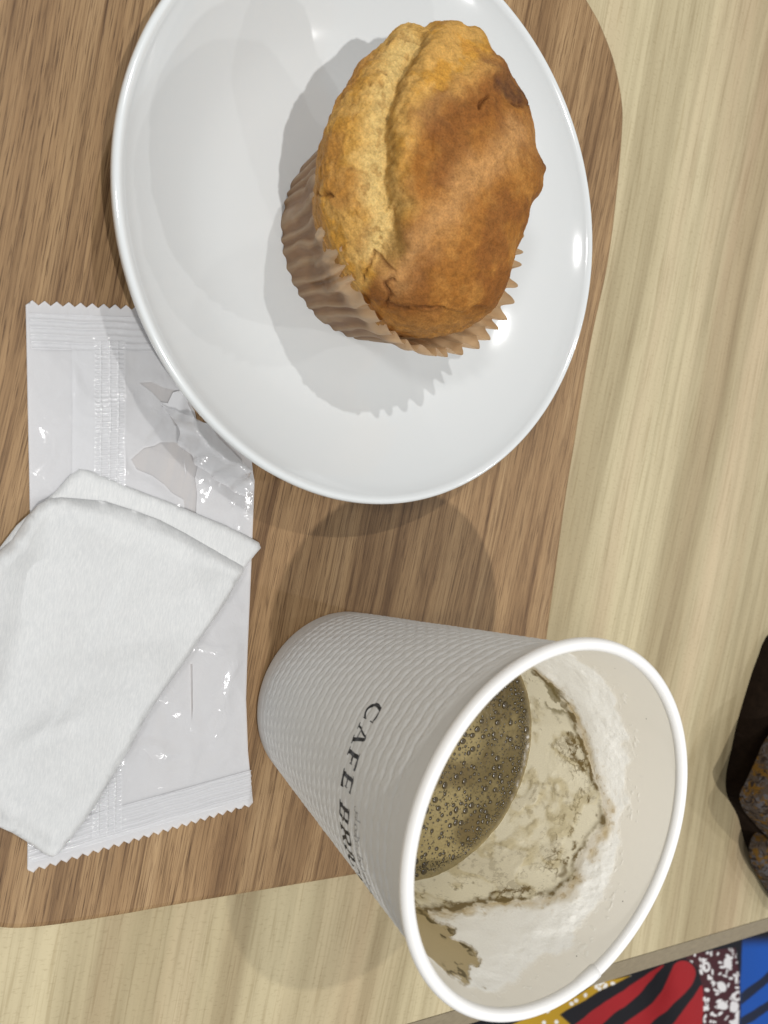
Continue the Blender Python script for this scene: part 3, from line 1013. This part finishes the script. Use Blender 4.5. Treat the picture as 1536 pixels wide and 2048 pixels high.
# ------------------------------------------------------------------ torn sachet (sleeve of the hand wipe)
def film(name, alpha, col=(.79, .795, .815)):
    m, n, b = nt(name)
    b.inputs['Base Color'].default_value = (*col, 1)
    b.inputs['Roughness'].default_value = .12
    b.inputs['Specular IOR Level'].default_value = .7
    b.inputs['Alpha'].default_value = alpha
    b.inputs['Coat Weight'].default_value = .8
    b.inputs['Coat Roughness'].default_value = .06
    ns = noise(n, mapping(n, (1, 1, 1)), 150, 3, .5, .6)
    rg = math_(n, 'ABSOLUTE', math_(n, 'SUBTRACT', ns, .5))
    rg = math_(n, 'MULTIPLY', math_(n, 'SMOOTH_MIN', rg, .05), 9)
    hh = math_(n, 'ADD', rg, math_(n, 'MULTIPLY', noise(n, mapping(n, (1, 1, 1)), 420, 2, .5), .5))
    bump(n, b, hh, .22, .0005)
    return m


M_film = film('translucent_white_film', .60)
M_film2 = film('sealed_white_film', .84)
sachet = empty('wipe_sachet', (.075, -.03, 0), 'torn white plastic sachet with zigzag ends, tucked partly under the plate', 'sachet')
TL = U(50, 611)[:2]; TLd = U(287, 622)[:2]; BRp = U(502, 1601)[:2]; BLd = U(140, 1709)[:2]
eT = (TLd - TL) / np.hypot(*(TLd - TL)); eB = (BRp - BLd) / np.hypot(*(BRp - BLd))
LB = U(60, 985)[:2]
down = (LB - TL) / np.hypot(*(LB - TL))


def zig(p0, p1, pitch, amp_, outward):
    n_ = int(round(np.hypot(*(p1 - p0)) / pitch)); out = []
    for i in range(n_):
        out.append(p0 + (p1 - p0) * i / n_)
        out.append(p0 + (p1 - p0) * (i + .5) / n_ + outward * amp_)
    out.append(p1)
    return out


Wd = .0565
TRp = TL + eT * Wd
BLp = BRp - eB * .0600
top_e = zig(TL, TRp, .00275, .0011, -down)
bot_e = zig(BRp, BLp, .00265, -.0011, -down)
rightpts = UU([(465, 700), (470, 800), (497, 880), (506, 960), (498, 1140), (491, 1300), (488, 1395), (492, 1500)])
leftpts = UU([(62, 1150), (58, 1000), (54, 800)])
outline_b = top_e + [p for p in rightpts] + bot_e + [BLp + (LB - BLp) * .4] + [p for p in leftpts]


def crinkle(x, y, k=1.0):
    f = NZ[0].fbm(x * 60, y * 60, 0 * x, 3) - .5
    g = NZ[1].fbm(x * 190 + 3, y * 190, 0 * x, 2) - .5
    h = 1 - np.abs(NZ[2].fbm(x * 75 + 7, y * 75, 0 * x, 2) - .5) * 9
    return k * (f * .0020 + g * .0005 + np.clip(h, 0, 1) * .0004)


vT = -down; oT = TL


def seal(x, y):
    """ribs of the two heat seals"""
    q = np.stack([x, y], -1)
    st = (q - TL) @ np.array([eT[1], -eT[0]])
    st = np.abs(st)
    sb = np.abs((q - BRp) @ np.array([eB[1], -eB[0]]))
    out = np.zeros_like(x)
    for st_ in (st, sb):
        m_ = sstep(.0022, .0028, st_) * (1 - sstep(.0088, .0096, st_))
        out += m_ * 0
    flat = (1 - sstep(.009, .016, st)) + (1 - sstep(.009, .016, sb))
    return out, np.clip(flat, 0, 1)


def z_back(x, y, d):
    s_, fl = seal(x, y)
    return .0006 + np.clip(crinkle(x, y, .3), -.0004, .0012) * (1 - fl) + s_ * .5 + .0001 * fl


b_outline = np.array(outline_b)
notch_px = [(392, 770), (376, 790), (386, 812), (380, 830), (392, 850), (430, 870), (560, 850), (560, 740)]
sheet('back_film', b_outline, .00075, z_back, M_film, sachet, holes=[UU([(383, 792), (400, 776), (440, 800), (462, 858), (425, 849), (392, 842), (388, 822), (378, 806)])])

RC_ = np.array(PC)


def rimlift(x, y):
    """height needed to clear the plate"""
    d = np.hypot(x - RC_[0], y - RC_[1])
    return d


tear_top = [(560, 830), (520, 760), (400, 768), (352, 781), (325, 776), (300, 764), (275, 767)]
tear_bot = [(300, 785), (318, 800), (330, 815), (348, 824), (372, 827)]
front_up = top_e + list(UU([(465, 700), (470, 770), (420, 775), (381, 772), (352, 781), (325, 776), (300, 764), (276, 766), (300, 784), (318, 803), (330, 818), (338, 836)])) 
HS = [(372, 868), (386, 871), (400, 869), (396, 888), (388, 905), (392, 930), (386, 955), (390, 985), (388, 1030), (386, 1090), (364, 1085), (366, 1020), (362, 985), (368, 940), (362, 905)]
LEAF = [(259, 918), (275, 904), (285, 895), (305, 891), (318, 884), (345, 884), (362, 893), (364, 930), (368, 955), (366, 1000), (340, 985), (325, 968), (300, 950), (270, 938)]


def z_front(x, y, d):
    s_, fl = seal(x, y)
    return .0014 + np.clip(crinkle(x, y, 1.25), -.0006, .0032) * (1 - fl) * sstep(0, .004, d) + s_ + .0000 * fl


left_rest = [BLp + (LB - BLp) * .4] + [p for p in leftpts]
lower = list(UU([(345, 850), (380, 862), (420, 885), (460, 915), (500, 940), (505, 960), (498, 1140), (491, 1300), (488, 1395), (492, 1500)])) + bot_e
sheet('front_film', np.array(front_up + lower + left_rest), .00062, z_front, M_film, sachet, holes=[UU(HS), UU(LEAF), UU([(377, 1325), (381, 1325), (382, 1410), (380, 1440), (378, 1400)])])

# torn flap that rises over the plate rim
FLAP = [(322, 806, .0020), (335, 815, .0028), (360, 826, .0050), (392, 838, .0090), (425, 846, .0150), (455, 848, .0225), (478, 855, .0262),
        (484, 880, .0240), (492, 905, .0190), (500, 935, .0130), (506, 965, .0060), (503, 1000, .0030), (470, 985, .0035), (430, 960, .0028), (390, 930, .0022), (355, 890, .0022)]
fp = np.array([U(a_, b2, z_)[:2] for a_, b2, z_ in FLAP]); fzv = np.array([p[2] for p in FLAP])


def z_flap(x, y, d):
    w = 1 / (np.hypot(x[:, None] - fp[:, 0], y[:, None] - fp[:, 1]) + .0006) ** 2.6
    z = (w * fzv).sum(1) / w.sum(1)
    dp = np.hypot(x - PC[0], y - PC[1])
    need = np.where(dp < .0735, .0250, .0250 - (dp - .0735) * 1.9) * (y > U(500, 935, .02)[1])
    z = z + (NZ[1].fbm(x * 140, y * 140, 0 * x, 3) - .5) * .0022 * sstep(0, .003, d) + np.sin((x * .9 - y * .45) * 900) * .00025
    return np.minimum(z, np.where(dp < .0765, .0150 - (.0765 - dp) * .9, .0150))


sheet('torn_flap', fp, .0006, z_flap, M_film, sachet)
# loose tongue of film in the opening
TG = [(318, 804), (335, 806), (345, 785), (360, 780), (378, 790), (374, 806), (384, 826), (392, 846), (350, 840), (330, 826)]
sheet('torn_tongue', UU(TG, .001), .0006, lambda x, y, d: .0012 + .0008 * np.sin(x * 500) ** 2, M_film2, sachet)

# ribbed heat seals across both ends
for nm_, p0_, e_, inw, Lw in (('top_seal', TL, eT, down, Wd), ('bottom_seal', BRp, -eB, -down, .0600)):
    ss_ = np.linspace(.0018, .0100, 64); ll_ = np.linspace(.0004, Lw - .0004, 150)
    SS_, LL_ = np.meshgrid(ss_, ll_)
    nrm = np.array([e_[1], -e_[0]]); nrm = nrm if nrm @ inw > 0 else -nrm
    Q = p0_ + LL_[..., None] * e_ + SS_[..., None] * nrm
    w_ = NZ[4].fbm(LL_ * 160, SS_ * 0, 0 * SS_, 2)
    rib = .00042 * (.5 + .5 * np.cos((SS_ + (w_ - .5) * .0005) / .00165 * 2 * np.pi)) ** 1.5 * (.6 + .8 * NZ[2].fbm(LL_ * 90, SS_ * 300, 0 * SS_, 2))
    zb = z_front(Q[..., 0].ravel(), Q[..., 1].ravel(), np.full(Q[..., 0].size, .01)).reshape(Q.shape[:2])
    mk(nm_, np.concatenate([Q, (zb + .00008 + rib)[..., None]], -1), gridf(150, 64), M_film, sachet)

# long back seam with crimped ladder texture
c0 = U(183, 690)[:2]; c1_ = U(247, 690)[:2]; c2_ = U(182, 1010)[:2]; c3 = U(250, 1010)[:2]
cdn = (c2_ - c0); cw = (c1_ - c0)
nl_, nw = 420, 60
la = np.linspace(-.02, 3.2, nl_ * 2); wa = np.linspace(0, 1, nw)
LA, WA = np.meshgrid(la, wa, indexing='ij')
Q = c0 + LA[..., None] * cdn + WA[..., None] * cw
Ls = LA * np.hypot(*cdn)
crimp = .00016 * np.sin(Ls / .00115 * 2 * np.pi) * (sstep(.02, .1, WA) - sstep(.9, .98, WA))
crimp = crimp * (1 - .75 * np.exp(-((WA - .22) / .03) ** 2) - .9 * np.exp(-((WA - .5) / .03) ** 2) - .75 * np.exp(-((WA - .76) / .03) ** 2))
ribs_ = .00022 * (np.exp(-((WA - .22) / .025) ** 2) + np.exp(-((WA - .5) / .025) ** 2) + np.exp(-((WA - .76) / .025) ** 2))
zb = z_front(Q[..., 0].ravel(), Q[..., 1].ravel(), np.full(Q[..., 0].size, .01)).reshape(Q.shape[:2])
V = np.concatenate([Q, (zb + .00035 + crimp + ribs_)[..., None]], -1)
mk('crimped_seam', V, gridf(nl_ * 2, nw)[:, ::-1], M_film, sachet)
# folded-over band left of the seam
b0, b1, b2_, b3 = U(140, 690)[:2], U(183, 690)[:2], U(140, 1010)[:2], U(182, 1010)[:2]
la = np.linspace(-.02, 1.3, 90); wa = np.linspace(0, 1, 12)
LA, WA = np.meshgrid(la, wa, indexing='ij')
Q = (b0 + LA[..., None] * (b2_ - b0)) * (1 - WA[..., None]) + (b1 + LA[..., None] * (b3 - b1)) * WA[..., None]
zb = z_front(Q[..., 0].ravel(), Q[..., 1].ravel(), np.full(Q[..., 0].size, .01)).reshape(Q.shape[:2])
mk('seam_fold', np.concatenate([Q, (zb + .00025)[..., None]], -1), gridf(90, 12)[:, ::-1], M_film, sachet)

# ------------------------------------------------------------------ folded wipe
mw, nw_, bw = nt('nonwoven_cloth')
f1 = noise(nw_, mapping(nw_, (3600, 420, 900), (0, 0, .5)), 1, 4, .7)
f2 = noise(nw_, mapping(nw_, (3000, 500, 900), (0, 0, -.5)), 1, 4, .7)
f3 = noise(nw_, mapping(nw_, (1, 1, 1)), 240, 3, .6)
sm_ = math_(nw_, 'ADD', math_(nw_, 'MULTIPLY', f1, f2), math_(nw_, 'MULTIPLY', f3, .10))
L(nw_, mixrgb(nw_, 'MULTIPLY', 1, (.665, .67, .665), ramp(nw_, sm_, [(.2, (.85, .86, .87)), (.42, (1, 1, 1))])), bw.inputs['Base Color'])
bw.inputs['Roughness'].default_value = .7
bw.inputs['Specular IOR Level'].default_value = .35
bw.inputs['Sheen Weight'].default_value = .15
bump(nw_, bw, sm_, .5, .00028)
wipe = empty('hand_wipe', (.05, -.06, .002), 'folded white nonwoven hand wipe lying on the torn plastic sachet', 'wipe')
LOW = [(-90, 1300), (-60, 1150), (0, 1098), (35, 1052), (70, 1020), (112, 985), (140, 953), (159, 937), (180, 941), (232, 962), (290, 986), (335, 1002), (400, 1030), (455, 1052), (495, 1072), (521, 1086), (525, 1097), (512, 1112), (497, 1130), (450, 1200), (350, 1330), (150, 1400), (-80, 1400)]


def pillow(base, T, w, amp=.0008, fr=40, seed=0):
    def f(x, y, d):
        q = np.clip(d / w, 0, 1)
        return base + T * np.sqrt(np.clip(1 - (1 - q) ** 2, 0, 1)) + (NZ[seed].fbm(x * fr, y * fr, 0 * x, 3) - .5) * amp * 2 * q
    return f


sheet('lower_fold', UU(LOW, .003), .0011, lambda x, y, d: pillow(.0020, .0013, .0012, .0009, 55, 1)(x, y, d), mw, wipe, thick=lambda x, y, d: .0002 + .0009 * np.clip(d / .0012, 0, 1))
UP = [(-110, 1400), (-70, 1220), (-20, 1130), (30, 1085), (60, 1040), (84, 1012), (105, 1001), (130, 998), (170, 1001), (219, 1006), (270, 1022), (328, 1043), (380, 1070), (440, 1103), (480, 1126), (498, 1137), (495, 1150), (470, 1195), (420, 1268), (375, 1335), (330, 1395), (300, 1445), (275, 1495), (240, 1555), (205, 1610), (180, 1648), (150, 1688), (128, 1716), (112, 1727), (96, 1722), (70, 1703), (30, 1679), (0, 1666), (-110, 1600)]
ulo = UU(UP, .007)
RIDGE = UU([(326, 1040), (285, 1110), (240, 1190), (200, 1270), (150, 1370), (100, 1470), (40, 1600)], .007)
rl = pdist


def z_up(x, y, d):
    z = pillow(.0033, .0019, .0013, .0018, 42, 2)(x, y, d) + (NZ[4].fbm(x * 30 + y * 18, y * 70 - x * 20, 0 * x, 2) - .5) * .0042 * sstep(0, .006, d) + .0010 * np.exp(-(d / .010) ** 2) * (d > .002)
    # double layer to the left of the long inner edge
    ry = RIDGE[:, 1]
    xe = np.interp(-y, -ry, RIDGE[:, 0])
    side = xe - x
    z += .0007 * sstep(-.0006, .0010, -side) * sstep(0, .003, d)
    # soft folds running down the length
    u2, v2 = x, y
    w_ = np.exp(-(pdist(x, y, UU([(-40, 1500), (20, 1380), (50, 1250), (90, 1120), (100, 1040)], .007)) / .0045) ** 2)
    z -= .0022 * w_ * sstep(0, .004, d)
    w2 = np.exp(-(pdist(x, y, UU([(-10, 1560), (60, 1500), (140, 1460)], .007)) / .004) ** 2)
    z -= .0016 * w2 * sstep(0, .004, d)
    # thins out to a single layer at the lower corner
    thin = sstep(.016, .002, pdist(x, y, UU([(-110, 1612), (0, 1668), (60, 1700), (112, 1727)], .004)))
    z -= .0030 * thin * np.clip(d / .003, 0, 1)
    # the cloth lies lower where only the tray is below
    return np.maximum(z, .0016)


sheet('upper_fold', ulo, .0010, z_up, mw, wipe, thick=lambda x, y, d: .0003 + .0010 * np.clip(d / .002, 0, 1))

# ------------------------------------------------------------------ seated person's lap
ZL = -.075
person = empty('person', tuple(U(1300, 2000, ZL)), "seated person's lap in red, black, blue and yellow print skirt beyond the table edge", 'person')
gx, gy = np.meshgrid(np.linspace(820, 1720, 460), np.linspace(1740, 2260, 330))
PTS = np.zeros((*gx.shape, 3))
v_ = (gx[..., None] - 768) / FPX * CR + (gy[..., None] - 1024) / FPX * CD + _f
k_ = (S - ZL) / (-v_[..., 2])
PTS[..., 0] = v_[..., 0] * k_; PTS[..., 1] = v_[..., 1] * k_
PTS[..., 2] = ZL
Q0 = PTS.copy()
dist_edge = (PTS[..., :2] - E0) @ en
hump = .012 * np.exp(-((PTS[..., 0] - .40) / .12) ** 2) + .011 * np.sin(PTS[..., 0] * 42 + PTS[..., 1] * 25) + .004 * (NZ[4].fbm(PTS[..., 0] * 30, PTS[..., 1] * 30, 0 * gx, 3) - .5)
black = np.array([.007, .007, .010])
col = np.zeros(PTS.shape) + black
wv = (NZ[1].fbm(gx / 40, gy / 40, 0 * gx, 3) - .5) * 6
gxx = gx + wv; gyy = gy + wv
red = (.30, .012, .016)
REDS = [[(1150, 2048), (1200, 2010), (1260, 1972), (1310, 1940), (1328, 1931), (1318, 1945), (1290, 1975), (1250, 2010), (1205, 2048), (1120, 2130), (1050, 2140)],
        [(1250, 2048), (1310, 2000), (1335, 1965), (1350, 1928), (1372, 1922), (1390, 1938), (1388, 1962), (1370, 1990), (1335, 2020), (1300, 2048), (1230, 2130), (1150, 2160)],
        [(1345, 2048), (1380, 2005), (1403, 1970), (1407, 2000), (1406, 2035), (1400, 2060), (1350, 2130), (1270, 2150)]]
for R2 in REDS:
    R2s = smooth_path(R2, 6, True)
    dd = pdist(gxx, gyy, R2s, True) * np.where(inpoly(gxx, gyy, R2s), 1, -1)
    col = mixc(col, red, sstep(-1.5, 1.5, dd))
YEL = [(900, 2120), (1000, 2060), (1130, 2000), (1195, 1966), (1262, 1952), (1200, 1982), (1150, 2010), (1120, 2030), (1140, 2048), (1080, 2100), (1000, 2180), (860, 2200)]
dd = pdist(gxx, gyy, YEL, True) * np.where(inpoly(gxx, gyy, YEL), 1, -1)
my = sstep(-1.5, 1.5, dd)
col = mixc(col, (.42, .25, .015), my)
rs = np.random.RandomState(4)
for i in range(70):
    x_, y_ = 1080 + rs.rand() * 190, 1950 + rs.rand() * 100
    col = mixc(col, (.75, .74, .70), sstep(5, 3, np.hypot(gxx - x_, gyy - y_)) * my)
BND = [(1370, 1915), (1400, 1905), (1470, 1895), (1480, 1960), (1476, 2048), (1470, 2300), (1400, 2300), (1408, 2048), (1406, 1980), (1396, 1935)]
dd = pdist(gxx, gyy, BND, True) * np.where(inpoly(gxx, gyy, BND), 1, -1)
mb = sstep(-1.5, 1.5, dd)
col = mixc(col, (.055, .012, .016), mb)
for i in range(260):
    x_, y_ = 1372 + rs.rand() * 108, 1898 + rs.rand() * 300
    ra, rb_, an = rs.uniform(2.5, 7), rs.uniform(1.8, 3.5), rs.uniform(0, 3.14)
    if rs.rand() < .1: ra, rb_ = 11, 8
    ca, sa_ = math.cos(an), math.sin(an)
    q = ((gxx - x_) * ca + (gyy - y_) * sa_) / ra, (-(gxx - x_) * sa_ + (gyy - y_) * ca) / rb_
    rr_ = np.hypot(*q)
    hole = 1 if rs.rand() < .75 else 0
    m2 = sstep(1.15, .85, rr_) * (1 if hole else sstep(.35, .6, rr_))
    col = mixc(col, (.72, .70, .70), m2 * mb)
bl_ = sstep(1480, 1484, gxx + (gyy - 1950) * .02) * sstep(1868, 1900, gyy)  # blue fades to black towards the table, shade painted into the print
col = mixc(col, (.008, .075, .36), bl_)
for a1_, b1_ in (((1478, 2000), (1620, 1890)), ((1470, 2052), (1640, 1945)), ((1478, 2110), (1680, 2000))):
    col = mixc(col, (.01, .015, .035), sstep(10, 7, pdist(gxx, gyy, [a1_, b1_])) * bl_)
PTS[..., 2] = ZL + hump
k_ = (S - PTS[..., 2]) / (-v_[..., 2])
PTS[..., 0] = v_[..., 0] * k_; PTS[..., 1] = v_[..., 1] * k_
M_print = painted('wax_print_cotton', .75, .25, 2200, .0003, .5)
mk('skirt', PTS, gridf(*gx.shape)[:, ::-1], M_print, person, col=col)

# ------------------------------------------------------------------ mottled fabric bag at the right edge
def cushion(name, outl, z0, T, w, mat, parent, colf=None, step=.0009, seed=1, amp=.001):
    return sheet(name, outl, step, pillow(z0, T, w, amp, 35, seed), mat, parent, thick=lambda x, y, d: .0005 + (T * .98) * np.clip(d / w, 0, 1) ** .8, colf=colf)


M_tweed, tn, tb = nt('mottled_brown_fabric')
tv = mapping(tn, (1, 1, 1))
tc_ = mixrgb(tn, 'MIX', ramp(tn, noise(tn, tv, 230, 3, .6), [(.48, (0, 0, 0)), (.58, (1, 1, 1))]), (.065, .048, .036), (.12, .062, .012))
tc_ = mixrgb(tn, 'MIX', ramp(tn, noise(tn, tv, 330, 3, .6, .4), [(.52, (0, 0, 0)), (.60, (1, 1, 1))]), tc_, (.085, .078, .08))
tc_ = mixrgb(tn, 'MIX', ramp(tn, noise(tn, tv, 290, 2, .6, .8), [(.55, (0, 0, 0)), (.62, (1, 1, 1))]), tc_, (.028, .02, .016))
L(tn, tc_, tb.inputs['Base Color']); tb.inputs['Roughness'].default_value = .95; tb.inputs['Specular IOR Level'].default_value = .1
bump(tn, tb, noise(tn, tv, 1500, 2), .8, .0006)
M_dark = simple('dark_brown_shadow', (.017, .010, .006), .95, .1, 300, .0005, .4, var=.4)  # dark base of the bag, with the shadow around it modelled in
bag = empty('fabric_bag', tuple(U(1560, 1600, ZT)), 'mottled brown and mustard fabric bag with dark shadow piece at right edge of the table', 'bag')
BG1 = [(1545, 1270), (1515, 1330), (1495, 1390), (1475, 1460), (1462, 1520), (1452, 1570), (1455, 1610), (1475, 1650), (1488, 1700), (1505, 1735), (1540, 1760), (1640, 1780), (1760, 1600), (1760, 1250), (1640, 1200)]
cushion('shadow_piece', smooth_path(UU([(a_ + 40, b2) for a_, b2 in BG1], ZT + .010), 4, True), ZT + .0005, .013, .008, M_dark, bag, seed=2)
BG2 = [(1600, 1420), (1545, 1480), (1520, 1530), (1502, 1570), (1488, 1600), (1495, 1628), (1512, 1650), (1540, 1680), (1600, 1730), (1760, 1740), (1800, 1420), (1700, 1380)]
cushion('flap', smooth_path(UU([(a_ + 14, b2) for a_, b2 in BG2], .0175), 4, True), .0125, .011, .006, M_tweed, bag, seed=3)
BG3 = [(1560, 1640), (1520, 1665), (1505, 1700), (1512, 1735), (1536, 1775), (1580, 1830), (1700, 1850), (1760, 1700), (1650, 1620)]
cushion('lower_panel', smooth_path(UU(BG3, .004), 4, True), ZT + .007, .006, .005, M_tweed, bag, seed=4)
